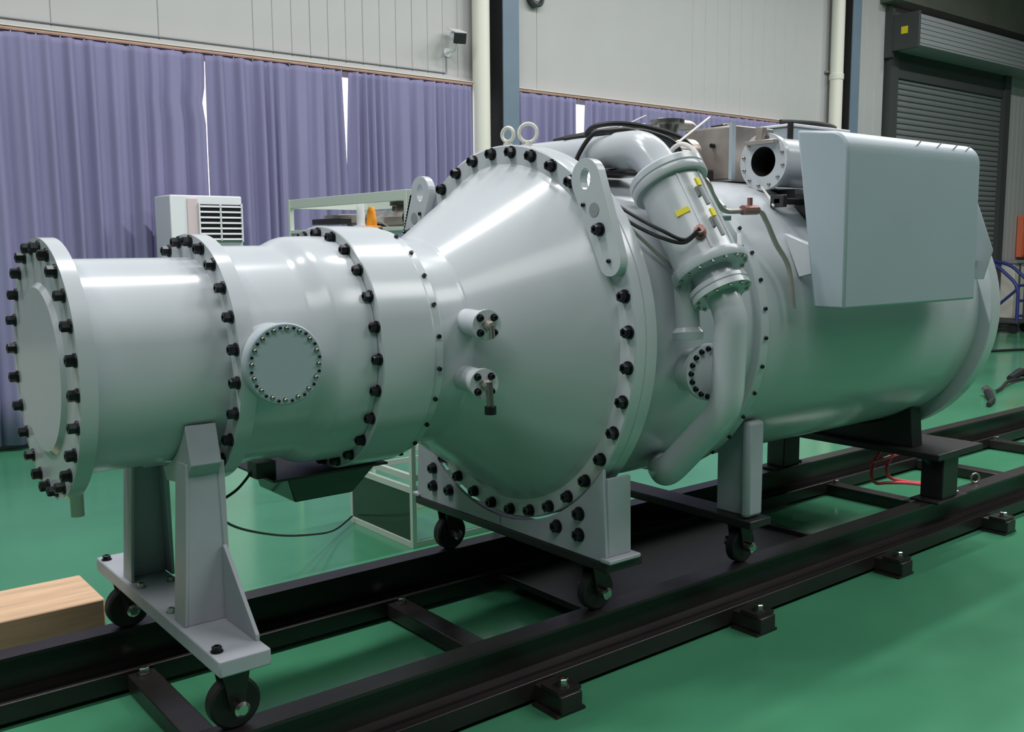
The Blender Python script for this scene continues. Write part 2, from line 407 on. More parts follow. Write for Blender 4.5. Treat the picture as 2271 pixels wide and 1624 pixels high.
obj('clamp_jaw', MB().cyl((8.68, 1.80, 0.04), (8.74, 1.92, 0.08), 0.05, n=10), M['steel'], c2)
obj('clamp', MB().tube([(10.0, 2.2, 0.06), (10.4, 2.25, 0.1), (10.9, 2.1, 0.05)], [0.04, 0.06, 0.025], 8), M['rubber'], c2)

# ------------------------------------------------------------------ rail track
rt_ = thing('rail_track', 'black steel double rail track with crossbeams under the whole machine', 'rail track', (0, 0, 0))
ZT = 0.26; RW = 0.05; RY = 0.555
def rail_prof(y): # H section
    z0, z1 = 0.098, ZT
    return [(y-RW, z0), (y+RW, z0), (y+RW, z0+0.013), (y+0.006, z0+0.018), (y+0.006, z1-0.018), (y+RW, z1-0.013), (y+RW, z1), (y-RW, z1), (y-RW, z1-0.013), (y-0.006, z1-0.018), (y-0.006, z0+0.018), (y-RW, z0+0.013)]
for s in (-1, 1):
    obj('rail', MB().prism(rail_prof(s*RY), -3.6, 9.0), M['rail'], rt_)
    obj('base_beam', MB().box(-3.6, 9.0, s*RY-0.088, s*RY+0.088, 0.02, 0.0978), M['rail'], rt_, 0.004)
ft = bolt_mesh(0.022, 0.03, M['steel'], True, 'foot_bolt')
for k in range(9):
    x = -2.72+1.222*k
    cb = obj('crossbeam', MB().box(x-0.055, x+0.055, -0.80, 0.80, 0.012, 0.083), M['rail'], rt_, 0.006)
    for s in (-1, 1):
        fp = obj('foot_pad', MB().box(x-0.075, x+0.075, s*0.72-0.075, s*0.72+0.075, 0.0, 0.012).box(x-0.06, x+0.06, s*0.735-0.05, s*0.735+0.05, 0.083, 0.10), M['rail'], rt_)
        inst('foot_bolt', ft, fp, basis((x, s*0.745, 0.10), (0, 0, 1)))
        inst('foot_bolt', ft, fp, basis((x, s*0.435, 0.083), (0, 0, 1)))
obj('lifting_ring', MB().torus((3.45, -0.53, 0.295), (0.5, 1, 0), 0.03, 0.006, 20, 8), M['dull'], rt_)

# ------------------------------------------------------------------ wheeled supports
ZA = 1.4033
WY = 0.54; WZ = 0.345; WR = 0.085
whl = MB().lathe([(-0.022, 0), (-0.022, WR*0.55), (-0.026, WR*0.9), (-0.02, WR), (0.02, WR), (0.026, WR*0.9), (0.022, WR*0.55), (0.022, 0)], (0, 0, 0), (0, 1, 0), 28).mesh('wheel', M['rubber'])
axl = MB().lathe([(-0.085, 0), (-0.085, 0.016), (-0.078, 0.026), (-0.04, 0.026), (-0.04, 0.012), (0.04, 0.012), (0.04, 0.026), (0.078, 0.026), (0.085, 0.016), (0.085, 0)], (0, 0, 0), (0, 1, 0), 14).mesh('axle', M['steel'])
def caster(parent, x, y, ztop):
    fk = obj('caster_fork', MB().box(x-0.05, x+0.05, y-0.045, y+0.045, ztop-0.012, ztop)
             .prism([(x-0.05, ztop), (x+0.05, ztop), (x+0.022, WZ-0.02), (x-0.022, WZ-0.02)], y-0.041, y-0.033, 'y')
             .prism([(x-0.05, ztop), (x+0.05, ztop), (x+0.022, WZ-0.02), (x-0.022, WZ-0.02)], y+0.033, y+0.041, 'y'), M['black'], parent)
    wh = inst('wheel', whl, parent, Matrix.Translation((x, y, WZ)))
    inst('axle', axl, wh, Matrix.Identity(4))
sb = bolt_mesh(0.016, 0.02, M['bolt'], True)
ssb = bolt_mesh(0.014, 0.018, M['steel'], True)
# front stand: base plate along Y, two uprights, gussets
f_ = thing('front_support_stand', 'light grey wheeled stand with two uprights under the machine front', 'stand', (-1.5, 0, 0.26), 'wheeled vessel stands')
bpz0, bpz1 = 0.485, 0.54
obj('base_plate', MB().box(-1.60, -1.43, -0.66, 0.64, bpz0, bpz1), M['standp'], f_, 0.006)
for s in (-1, 1):
    ys = s*0.33
    obj('upright', MB().prism([(-1.585, bpz1), (-1.432, bpz1), (-1.437, 1.085), (-1.555, 1.085)], ys-0.02*s-0.016, ys-0.02*s+0.016, 'y')
        .prism([(-1.585, bpz1), (-1.573, bpz1), (-1.543, 1.09), (-1.555, 1.09)], min(ys, ys-0.1*s), max(ys, ys-0.1*s), 'y')
        .prism([(-1.432, bpz1), (-1.42, bpz1), (-1.425, 1.09), (-1.449, 1.09)], min(ys, ys-0.1*s), max(ys, ys-0.1*s), 'y'), M['standp'], f_, 0.003)
    obj('gusset', MB().prism([(ys, bpz1), (ys+s*0.25, bpz1), (ys+s*0.25, bpz1+0.02), (ys+s*0.01, 0.80), (ys, 0.80)], -1.446, -1.432), M['standp'], f_, 0.002)
    obj('saddle', MB().prism([(s*0.371*math.sin(t), ZA-0.371*math.cos(t)) for t in [0.25+0.8*i/10 for i in range(11)]]+[(s*0.36, 1.09), (s*0.30, 1.02), (s*0.12, 1.0)], -1.55, -1.445), M['standp'], f_, 0.003)
    caster(f_, -1.515, s*WY, bpz0)
    for xx in (-1.57, -1.46): inst('bolt', ssb, f_, basis((xx, s*0.16, bpz1), (0, 0, 1)))
    inst('bolt', sb, f_, basis((-1.575, s*0.58, bpz1), (0, 0, 1)))
# main flange saddle
g_ = thing('flange_support_stand', 'grey bolted wheeled saddle under the big round flange', 'stand', (0.05, 0, 0.26), 'wheeled vessel stands')
def arc(r, a0, a1, n=18): return [(-r*math.sin(a0+(a1-a0)*i/n), ZA+r*math.cos(a0+(a1-a0)*i/n)) for i in range(n+1)]
def ang(y, z): return math.atan2(-y, z-ZA)
obj('base_plate', MB().box(-0.005, 0.20, -0.71, 0.71, 0.475, 0.515), M['black'], g_, 0.006)
for s in (-1, 1): obj('end_foot', MB().box(-0.01, 0.17, s*0.70-0.03, s*0.70+0.03, 0.5155, 0.535), M['standp'], g_, 0.006)
for s in (-1, 1):
    r = 0.842
    a0 = math.acos(-(ZA-0.90)/r)  # angle (from top) where the plate meets the flange edge
    A = [(s*r*math.sin(a0+(PI-0.004-a0)*i/20), ZA+r*math.cos(a0+(PI-0.004-a0)*i/20)) for i in range(21)]
    poly = A+[(s*0.002, 0.516), (s*0.668, 0.516), (s*0.695, 0.5355)]
    pl = obj('saddle_plate', MB().prism(poly, 0.0, 0.018), M['standp'], g_, 0.002)
    obj('side_plate', MB().prism([(s*0.695, 0.5355), (s*0.672, 0.5355), (s*0.672, 0.86), (s*0.69, 0.86)], 0.018, 0.145), M['standp'], g_, 0.002)
    for (yy, zz) in ((0.54, 0.69), (0.54, 0.60), (0.40, 0.605)):
        inst('bolt', bolt_mesh(0.021, 0.024, M['bolt']) if False else sb, pl, basis((0.0, s*yy, zz), (-1, 0, 0)) @ Matrix.Scale(1.5, 4))
    caster(g_, 0.09, s*WY, 0.475)
# middle support
m_ = thing('middle_support_stand', 'grey wheeled leg stand behind the bent pipe, midway along the vessel', 'stand', (1.05, 0, 0.26), 'wheeled vessel stands')
obj('base_plate', MB().box(0.98, 1.14, -0.66, 0.66, 0.455, 0.495), M['black'], m_, 0.006)
for s in (-1, 1):
    obj('upright', MB().box(1.0, 1.12, s*0.60-0.025, s*0.60+0.025, 0.496, 0.965), M['standp'], m_, 0.02)
    obj('web_plate', MB().prism([(s*0.576, 0.496), (s*0.40, 0.496), (s*0.40, 0.78), (s*0.576, 0.94)], 1.05, 1.07), M['standp'], m_, 0.002)
    caster(m_, 1.06, s*WY, 0.455)
dt = thing('dark_pan', 'shallow black tray added between the rails below the main vessel', 'slab', (1.2, 0, 0.084))  # black lipped pan added to blacken the area between the rails
obj('pan', MB().box(0.30, 2.10, -0.40, 0.40, 0.0835, 0.090), M['black'], dt)
for yy in (-0.40, 0.39): obj('lip', MB().box(0.30, 2.10, yy, yy+0.010, 0.090, 0.115), M['black'], dt)
for xx in (0.30, 2.09): obj('lip', MB().box(xx, xx+0.010, -0.39, 0.39, 0.090, 0.115), M['black'], dt)
# rear support
k_ = thing('rear_support_stand', 'black steel post stand on the rails under the machine rear', 'stand', (2.95, 0, 0.26))
for s in (-1, 1):
    obj('post', MB().box(2.84, 3.02, s*0.56-0.07, s*0.56+0.07, 0.275, 0.53), M['black'], k_, 0.006)
    obj('foot_plate', MB().box(2.76, 3.12, s*0.56-0.09, s*0.56+0.09, ZT+0.0005, 0.275), M['black'], k_, 0.003)
    obj('gusset', MB().prism([(3.02, 0.53), (3.2, 0.53), (3.02, 0.40)], s*0.56-0.01, s*0.56+0.01, 'y').prism([(2.84, 0.53), (2.74, 0.53), (2.84, 0.45)], s*0.56-0.01, s*0.56+0.01, 'y'), M['black'], k_)
    inst('bolt', ssb, k_, basis((3.07, s*0.56-0.04, 0.275), (0, 0, 1)))
obj('top_plate', MB().box(2.72, 3.26, -0.66, 0.66, 0.53, 0.57), M['black'], k_, 0.006)
obj('saddle', MB().prism([(-0.45, 0.57), (0.45, 0.57)]+[(0.735*math.sin(t), ZA-0.735*math.cos(t)) for t in [0.62-1.24*i/16 for i in range(17)]], 2.80, 2.92), M['black'], k_, 0.004)

# ------------------------------------------------------------------ the machine
gen = thing('pulsed_power_machine', 'large light grey-blue bolted steel vessel with a cone in its middle', 'machine', (0, 0, ZA-0.8))
AX = (0, 0, ZA)
def lat(name, prof, m='paint', parent=gen, n=96, angle=30, closed=False):
    return obj(name, MB().lathe(prof, AX, (1, 0, 0), n, closed), M[m], parent, 0, angle)
def ring(parent, me, x, r, n, ph=0.0, d=(-1, 0, 0), skip=None, scale=1.0):
    for k in range(n):
        t = ph+2*PI*k/n
        y, z = -r*math.sin(t), ZA+r*math.cos(t)
        if skip and skip(y, z): continue
        inst('bolt', me, parent, basis((x, y, z), d, (0, math.cos(t), math.sin(t)) if abs(d[0]) > .9 else (0, 0, 1)) @ Matrix.Scale(scale, 4))
B1 = bolt_mesh(0.0220, 0.034, M['bolt']); B2 = bolt_mesh(0.0180, 0.030, M['bolt'])
B3 = bolt_mesh(0.006, 0.008, M['bolt'], False); B4 = bolt_mesh(0.008, 0.01, M['steel'], True)
# front section (end cover, short tube, flange)
ec = lat('end_cover', [(-1.905, 0), (-1.905, 0.27), (-1.89, 0.285), (-1.89, 0.43), (-1.84, 0.43), (-1.84, 0.35)])
ring(ec, B2, -1.89, 0.40, 24, 0.1)
lat('front_tube', [(-1.842, 0.36), (-1.39, 0.36)])
ff = lat('front_flange', [(-1.400, 0.30), (-1.400, 0.442), (-1.345, 0.442), (-1.345, 0.40)])
ring(ff, B2, -1.40, 0.418, 24, 0.11)
obj('drain_stub', MB().lathe([(0, 0), (0, 0.022), (0.09, 0.022)], (-1.815, -0.0, 0.895), (0, 0, 1), 16), M['cream'], gen)
# middle tube with the dished shoulder
def sm(a, b, t): return a+(b-a)*(t*t*(3-2*t))
lat('middle_tube', [(-1.346, 0.40), (-1.12, 0.40)]+[(-1.12+0.10*i/8, sm(0.40, 0.433, i/8)) for i in range(1, 9)]+[(-0.95, 0.435), (-0.884, 0.435)], angle=60)
# porthole
PX, PY, PZ, PR = -1.270, -0.50, ZA+0.012, 0.134
ph_ = obj('porthole_nozzle', MB().lathe([(0, PR-0.004), (0.16, PR-0.004), (0.17, PR)], (PX, PY+0.19, PZ), (0, -1, 0), 64), M['paint'], gen)
obj('cover_plate', MB().lathe([(0, PR), (0, PR+0.002), (0.018, PR+0.002), (0.022, PR-0.002), (0.022, 0)], (PX, PY+0.022, PZ), (0, -1, 0), 64), M['hoodp'], ph_)
for k in range(16):
    t = 2*PI*(k+0.35)/16; inst('bolt', B3, ph_, basis((PX+0.122*math.cos(t), PY, PZ+0.122*math.sin(t)), (0, -1, 0)) @ Matrix.Scale(0.9, 4))
    t = 2*PI*(k+0.85)/16
    if k % 1 == 0 and k < 16: inst('lug_screw', B4, ph_, basis((PX+0.118*math.cos(t), PY, PZ+0.118*math.sin(t)), (0, -1, 0)) @ Matrix.Scale(0.9, 4))
# small flange and drum
sf = lat('drum_section', [(-0.882, 0.43), (-0.882, 0.470), (-0.878, 0.474), (-0.665, 0.474), (-0.655, 0.468), (-0.655, 0.455)])
ring(sf, B2, -0.882, 0.446, 24, 0.016)
nk = lat('neck', [(-0.656, 0.462), (-0.62, 0.462), (-0.612, 0.455), (-0.605, 0.432), (-0.58, 0.428), (-0.47, 0.426)])
for k in range(24):
    t = 2*PI*(k+0.5)/24; n_ = Vector((0, -math.sin(t), math.cos(t)))
    inst('bolt', B3, nk, basis(Vector(AX)+Vector((-0.637, 0, 0))+n_*0.461, n_) @ Matrix.Scale(1.5, 4))
CX0, CR0, CX1, CR1 = -0.45, 0.430, 0.02, 0.742
cone = lat('cone_section', [(-0.475, 0.426), (-0.465, 0.427), (-0.457, 0.4275), (CX0, CR0), (CX1-0.02, CR1-0.012), (CX1-0.008, CR1-0.001), (CX1, CR1+0.008)], angle=50, n=128)
# valve bosses on the cone
for q, (bx, bz) in enumerate(((-0.545, 1.507), (-0.56, 1.290))):
    by = -0.60
    bs = obj('valve_boss', MB().lathe([(-0.04, 0.050), (0.17, 0.050), (0.178, 0.057), (0.20, 0.057), (0.2, 0)], (bx+0.08, by+0.2, bz), (-0.25, -1, 0), 28), M['paint'], gen)
    D = Vector((-0.25, -1, 0)).normalized(); c0 = Vector((bx+0.08, by+0.2, bz))+D*0.2
    side = D.cross(Vector((0, 0, 1))).normalized()
    for a in range(4):
        t = PI/4+a*PI/2; inst('bolt', B2, bs, basis(c0+side*(0.039*math.cos(t))+Vector((0, 0, 0.039*math.sin(t))), D) @ Matrix.Scale(0.62, 4))
    obj('gland', MB().lathe([(0, 0.018), (0.03, 0.018), (0.032, 0.014), (0.05, 0.014), (0.05, 0)], c0, D, 14), M['dull'], bs)
    if q == 0:
        obj('handle', MB().tube([c0+D*0.045, c0+D*0.05+Vector((0.0, 0, -0.045))], 0.009, 8), M['steel'], bs)
    else:
        obj('outlet', MB().tube([c0+D*0.045+Vector((0, 0, 0.012)), c0+D*0.055+Vector((0, 0, -0.075))], 0.013, 10), M['steel'], bs)
        obj('cap', MB().cyl(c0+D*0.055+Vector((0, 0, -0.075)), c0+D*0.055+Vector((0, 0, -0.105)), 0.022, n=12), M['bolt'], bs)
# main flange pair
mf = lat('main_flange', [(0.02, 0.71), (0.02, 0.826), (0.026, 0.832), (0.075, 0.832), (0.078, 0.828), (0.082, 0.828), (0.085, 0.832), (0.14, 0.832), (0.146, 0.826), (0.146, 0.715)], n=128)
def lugskip(y, z): return False
ring(mf, B1, 0.02, 0.80, 36, -0.0731, skip=lambda y, z: (-0.73 < y < -0.50 and z > 1.95) or (-0.76 < y < -0.68 and 1.74 < z < 1.83) or (0.5 < y < 0.66 and z > 1.9))
# lifting lugs (a plate with a hole, lying on the flange)
def lug(s, label=None):
    c1 = Vector((s*0.590, 2.055)); c2 = Vector((s*0.730, 1.735)); r1, r2_ = 0.080, 0.060
    ax = (c2-c1).normalized(); pr = Vector((-ax.y, ax.x)); b = MB()
    a1 = math.atan2(-ax.y, -ax.x); out = []
    for i in range(17): t = a1-PI/2+PI*i/16; out.append((c1.x+r1*math.cos(t), c1.y+r1*math.sin(t)))
    a2 = math.atan2(ax.y, ax.x)
    for i in range(17): t = a2-PI/2+PI*i/16; out.append((c2.x+r2_*math.cos(t), c2.y+r2_*math.sin(t)))
    x0, x1 = -0.022, 0.018
    # hole ring bridged to the outline
    n = len(out); hole = []
    for i in range(n):
        p = Vector(out[i]); dd = p-c1; hole.append(None)
    hc = c1; hr = 0.036; hole = []
    for i in range(20): t = 2*PI*i/20; hole.append((hc.x+hr*0.8*math.cos(t), hc.y+hr*1.15*math.sin(t)))
    import bmesh
    bm = bmesh.new()
    vo = [bm.verts.new((x0, p[0], p[1])) for p in out]; vh = [bm.verts.new((x0, p[0], p[1])) for p in hole]
    ed = [bm.edges.new((vo[i], vo[(i+1) % len(vo)])) for i in range(len(vo))]+[bm.edges.new((vh[i], vh[(i+1) % 20])) for i in range(20)]
    bmesh.ops.triangle_fill(bm, use_beauty=True, edges=ed)
    ex = bmesh.ops.extrude_face_region(bm, geom=list(bm.faces))
    for v in ex['geom']:
        if isinstance(v, bmesh.types.BMVert): v.co.x = x1
    bmesh.ops.recalc_face_normals(bm, faces=bm.faces)
    me = bpy.data.meshes.new('lifting_lug'); bm.to_mesh(me); bm.free(); me.materials.append(M['paint'])
    o = link('lifting_lug', me, gen)
    m = o.modifiers.new('bevel', 'BEVEL'); m.width = 0.006; m.segments = 2; m.limit_method = 'ANGLE'
    for k, (t, rr) in enumerate(((0.38, 0.021), (0.62, 0.021))):
        c = c1.lerp(c2, t)
        if k == 0: obj('counterbore', MB().lathe([(0, 0), (0, 0.024), (0.004, 0.028), (0.004, 0)], (x0+0.002, c.x, c.y), (-1, 0, 0), 16), M['grey'], o)
        else: inst('bolt', B1, o, basis((x0, c.x, c.y), (-1, 0, 0)))
    for t, off in ((0.26, -0.045), (1.0, 0.0)):
        c = c1.lerp(c2, t)+pr*off*s; inst('screw', B3, o, basis((x0, c.x, c.y), (-1, 0, 0)) @ Matrix.Scale(1.5, 4))
    return o
lug(-1); lug(1)
for (ex, ey, R, dd) in ((0.045, -0.02, 0.03, (1, 0.35, 0)), (0.115, -0.075, 0.04, (1, 0.9, 0))):
    zb = ZA+math.sqrt(0.832**2-ey**2)
    e = obj('eyebolt', MB().torus((ex, ey, zb+R+0.016), dd, R, 0.008, 26, 10).cyl((ex, ey, zb-0.004), (ex, ey, zb+0.02), 0.012, n=12).cyl((ex, ey, zb-0.002), (ex, ey, zb+0.008), 0.02, n=14), M['cream'], gen)
# beaded edge on the far upper rim of the flange
be = MB(); be2 = MB()
pa, pb = Vector((0.672, 2.045)), Vector((0.800, 1.735)); tgv = (pb-pa).normalized(); nv = Vector((-tgv.y, tgv.x)) * -1
for k in range(44):
    q = pa.lerp(pb, k/43)
    (be if k % 2 else be2).obb((-0.012, q.x, q.y), (1, 0, 0), (0, tgv.x, tgv.y), (0, tgv.y, -tgv.x), 0.010, 0.0042, 0.007)
o = obj('edge_beads', be, M['bolt'], gen); o['kind'] = 'stuff'
o = obj('edge_beads', be2, M['white'], gen); o['kind'] = 'stuff'
# vessel bodies
lat('main_vessel', [(0.147, 0.72), (0.90, 0.72)])
sv = lat('seam_flange', [(0.90, 0.71), (0.90, 0.748), (0.905, 0.752), (0.958, 0.752), (0.963, 0.748), (0.963, 0.71)])
for k in range(36):
    t = 2*PI*(k+0.2)/36; n_ = Vector((0, -math.sin(t), math.cos(t)))
    inst('bolt', B3, sv, basis(Vector(AX)+Vector((0.932, 0, 0))+n_*0.751, n_) @ Matrix.Scale(1.6, 4))
lat('rear_vessel', [(0.962, 0.722), (3.0, 0.722)])
rf = lat('rear_flange', [(2.985, 0.715), (2.985, 0.79), (2.99, 0.795), (3.085, 0.795), (3.09, 0.79), (3.09, 0.70)])
lat('rear_dish', [(3.088, 0.72)]+[(3.09+0.16*math.sin(PI/2*i/8), 0.72*math.cos(PI/2*i/8)+0.0) for i in range(9)], angle=60)
# filter canister on the near upper flank (tilted in the y-z plane)
XC = 0.42
ca = Vector((XC, -0.629, 2.054)); cb_ = Vector((XC, -0.859, 1.692)); cd_ = (cb_-ca).normalized(); CL = (cb_-ca).length
cn = obj('filter_canister', MB().lathe([(0, 0.11), (0.02, 0.134), (CL, 0.134)], ca, cd_, 48), M['paint'], gen)
obj('top_flange', MB().lathe([(-0.045, 0), (-0.045, 0.155), (-0.035, 0.163), (-0.012, 0.163), (-0.006, 0.158), (0.0, 0.163), (0.022, 0.163), (0.03, 0.158), (0.03, 0.13)], ca, cd_, 64), M['paint'], cn)
obj('bottom_flange', MB().lathe([(CL-0.03, 0.13), (CL-0.028, 0.158), (CL, 0.16), (CL+0.012, 0.155), (CL+0.012, 0.0)], ca, cd_, 64), M['paint'], cn)
perp = cd_.cross(Vector((1, 0, 0))).normalized()   # outward normal in the y-z plane
if perp.y > 0: perp = -perp
for k in range(16):
    t = 2*PI*k/16; e = Vector((1, 0, 0))*math.cos(t)+perp*math.sin(t)
    inst('bolt', B4, cn, basis(ca+cd_*(CL+0.012)+e*0.143, cd_))
def on_can(along, a, rr=0.134):
    e = Vector((-1, 0, 0))*math.cos(a)+perp*math.sin(a); return ca+cd_*along+e*rr, e
for q, (al, a) in enumerate(((0.20, 0.62),)):
    p, e = on_can(al, a, 0.135); tg = e.cross(cd_)
    obj('label', MB().obb(p, e, tg, cd_, 0.002, 0.028, 0.012), M['yellow'], cn)
for al, a in ((0.14, 1.32), (0.285, 1.32)):
    p, e = on_can(al, a, 0.138); tg = e.cross(cd_)
    lt = obj('latch', MB().tube([p+e*0.02-cd_*0.01, p+e*0.022+cd_*0.075], 0.009, 8).obb(p, e, tg, cd_, 0.01, 0.009, 0.02), M['grey'], cn)
    obj('latch_tip', MB().obb(p+e*0.024-cd_*0.03, e, tg, cd_, 0.006, 0.009, 0.018), M['yellow'], cn)
for a in (0.95, 1.75):
    p, e = on_can(CL*0.48, a, 0.134); tg = e.cross(cd_)
    obj('weld_rib', MB().obb(p, e, tg, cd_, 0.004, 0.004, CL*0.42), M['paint'], cn)
p, e = on_can(0.315, 0.80, 0.135)
obj('cable_gland', MB().lathe([(0, 0.026), (0.02, 0.026), (0.022, 0.018), (0.05, 0.018), (0.05, 0)], p, e, 16), M['copperfit'], cn)
GL = p+e*0.05
p, e = on_can(CL-0.03, 2.0, 0.15); obj('vent_stub', MB().cyl(p, p+e*0.02-cd_*0.045, 0.014, n=10), M['white'], cn)
# inlet elbow over the vessel, necks and outlet pipe
pin = [Vector((XC, 1.05, 2.0)), Vector((XC, 0.72, 2.22)), Vector((XC, -0.46, 2.205)), ca-cd_*0.02]
obj('inlet_pipe', MB().tube(fillet(pin, 0.16, 14), 0.073, 32), M['paint'], gen, angle=60)
obj('inlet_elbow', MB().tube(fillet([(XC, -0.33, 2.207), (XC, -0.49, 2.206), ca-cd_*0.015], 0.14, 14), 0.080, 32), M['paint'], gen, angle=60)
c0 = ca+cd_*(CL+0.012)
obj('outlet_neck', MB().lathe([(0, 0.085), (0.06, 0.085)], c0, cd_, 32), M['paint'], gen)
of = obj('outlet_flange', MB().lathe([(0.055, 0.08), (0.055, 0.118), (0.06, 0.122), (0.075, 0.122), (0.078, 0.118), (0.082, 0.118), (0.085, 0.122), (0.105, 0.122), (0.105, 0.0)], c0, cd_, 48), M['paint'], gen)
for k in range(12):
    t = 2*PI*k/12; inst('bolt', B4, of, basis(c0+cd_*0.105+(Vector((1, 0, 0))*math.cos(t)+perp*math.sin(t))*0.107, cd_))
obj('outlet_pipe', MB().tube(fillet([c0+cd_*0.10, c0+cd_*0.145, (XC, -0.968, 1.50), (XC, -0.955, 1.135), (XC, -0.635, 0.815), (XC+0.12, -0.50, 0.80)], 0.09, 10), 0.066, 32), M['paint'], gen, angle=60)
# side nozzle with bolted cover
nz = obj('side_nozzle', MB().lathe([(0, 0.15), (0.12, 0.085), (0.24, 0.085), (0.24, 0.118), (0.262, 0.118), (0.266, 0.112), (0.266, 0)], (0.50, -0.60, 1.275), (-0.25, -1, 0), 48), M['paint'], gen)
D = Vector((-0.25, -1, 0)).normalized(); cc = Vector((0.50, -0.60, 1.275))+D*0.266; sd = D.cross(Vector((0, 0, 1))).normalized()
for k in range(18):
    t = 2*PI*k/18; inst('bolt', B2, nz, basis(cc+sd*(0.10*math.cos(t))+Vector((0, 0, 0.10*math.sin(t))), D) @ Matrix.Scale(0.5, 4))
obj('bypass_stub', MB().lathe([(0, 0.0), (0, 0.06), (0.03, 0.066), (0.05, 0.05), (0.28, 0.05)], (0.36, -0.80, 1.41), (0.05, 0.12, 1), 28), M['paint'], gen)
obj('step_ledge', MB().box(0.58, 0.80, -0.655, -0.52, 1.90, 1.925), M['hoodp'], gen, 0.004)
# thin pipe down the flank with a fitting
tp = obj('thin_pipe', MB().tube(smooth_path([(0.55, -0.63, 2.13), (0.575, -0.70, 2.06), (0.62, -0.70, 2.0), (0.70, -0.69, 1.945), (0.80, -0.68, 1.94), (0.94, -0.69, 1.945), (0.985, -0.70, 1.90), (1.04, -0.715, 1.80), (1.10, -0.745, 1.69), (1.12, -0.765, 1.5)]), 0.012, 10), M['dull'], gen)
obj('pipe_fitting', MB().tube([(0.83, -0.69, 1.945), (0.93, -0.69, 1.948)], 0.022, 10).tube([(0.88, -0.69, 1.94), (0.88, -0.69, 2.0)], 0.012, 8), M['copperfit'], tp)
obj('flank_line', MB().tube([(0.20, -0.60, 1.88), (0.38, -0.69, 1.70)], 0.008, 8), M['dull'], gen)

# ------------------------------------------------------------------ things on top of the machine
# sheet metal hood: prism in y-z hugging the vessel, rounded near top edge
def rounded(c, r, a0, a1, n=8): return [(c[0]+r*math.cos(a0+(a1-a0)*i/n), c[1]+r*math.sin(a0+(a1-a0)*i/n)) for i in range(n+1)]
hood = thing('equipment_hood', 'large grey-blue sheet metal hood with rounded top edge on the vessel flank', 'hood', (1.85, -0.81, 1.5))
hp = [(-0.672, 2.318), (-0.80, 2.305)]+rounded((-0.845, 2.20), 0.10, PI/2, PI, 8)+[(-0.950, 1.50), (-0.79, 1.50)]
obj('shell', MB().prism(hp, 1.235, 2.45), M['hoodp'], hood, 0.012, 30)
for x in (1.85, 2.04, 2.20, 2.33):
    obj('seam', MB().obb((x, -0.922, 2.262), (1, 0, 0), (0, 0.7, -0.7), (0, 0.7, 0.7), 0.0016, 0.03, 0.003), M['grey'], hood)
for x in (1.26, 2.35):
    obj('bracket', MB().prism([(-0.60, 1.845), (-0.772, 1.78), (-0.772, 1.66), (-0.69, 1.64)], x, x+0.04), M['paint'], hood, 0.003)
obj('side_flap', MB().prism([(-0.865, 2.033), (-0.969, 1.755), (-0.927, 1.60), (-0.86, 1.60), (-0.845, 1.9)], 2.58, 2.59), M['paint'], hood, 0.003)
obj('flap_arm', MB().box(2.44, 2.59, -0.885, -0.865, 1.66, 1.70), M['paint'], hood)
# side tube with dark open bore
ty, tz = -0.310, 2.212
tb = thing('open_tube', 'grey tube with a spotted flange and dark open bore beside the hood', 'tube', (1.45, ty, 2.05))
obj('tube_body', MB().lathe([(0.02, 0.124), (1.1, 0.124), (1.1, 0)], (1.47, ty, tz), (1, 0, 0), 40), M['paint'], tb)
fl = obj('tube_flange', MB().lathe([(0.0, 0.075), (0.0, 0.144), (0.03, 0.144), (0.03, 0.11)], (1.47, ty, tz), (1, 0, 0), 40), M['paint'], tb)
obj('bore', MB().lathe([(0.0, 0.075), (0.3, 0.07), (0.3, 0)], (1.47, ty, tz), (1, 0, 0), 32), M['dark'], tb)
for k in range(12):
    t = 2*PI*k/12+0.2; inst('bolt', B4, fl, basis((1.47, ty+0.122*math.cos(t), tz+0.122*math.sin(t)), (-1, 0, 0)))
obj('clamp_bar', MB().box(1.43, 1.47, ty-0.09, ty+0.09, tz+0.085, tz+0.105).box(1.43, 1.47, ty-0.02, ty+0.02, tz+0.105, tz+0.17), M['dull'], tb, 0.003)
sfp = [(yy, ZA+math.sqrt(0.728**2-yy**2)) for yy in [ty-0.12+0.24*i/8 for i in range(9)]]+[(ty+0.10, 2.075), (ty-0.10, 2.075)]
obj('saddle_foot', MB().prism(sfp, 1.6, 1.66), M['black'], tb)
obj('saddle_foot', MB().prism(sfp, 2.3, 2.36), M['black'], tb)
obj('drain_wire', MB().tube(smooth_path([(1.425, ty-0.03, tz-0.13), (1.42, ty-0.05, tz-0.15), (1.40, ty-0.10, 2.02), (1.35, ty-0.16, 1.98)]), 0.006, 6), M['rope'], tb)
jb = thing('dark_gap_block', 'dark block added in the gap between open tube and hood', 'valve', (1.7, -0.5, topz(0.5)))
def seat(y0, y1, z, x0, x1):
    pts = [(y0+(y1-y0)*i/6, ZA+math.sqrt(0.727**2-(y0+(y1-y0)*i/6)**2)) for i in range(7)]
    return MB().prism(pts+[(y1, z), (y0, z)], x0, x1)
obj('body', seat(-0.62, -0.445, 2.045, 1.55, 2.3), M['black'], jb, 0.008)  # black body added to fill the dark gap below the tube
obj('lever', MB().box(1.36, 1.55, -0.50, -0.46, 1.99, 2.02).box(1.36, 1.39, -0.52, -0.44, 1.975, 2.035), M['black'], jb, 0.004)
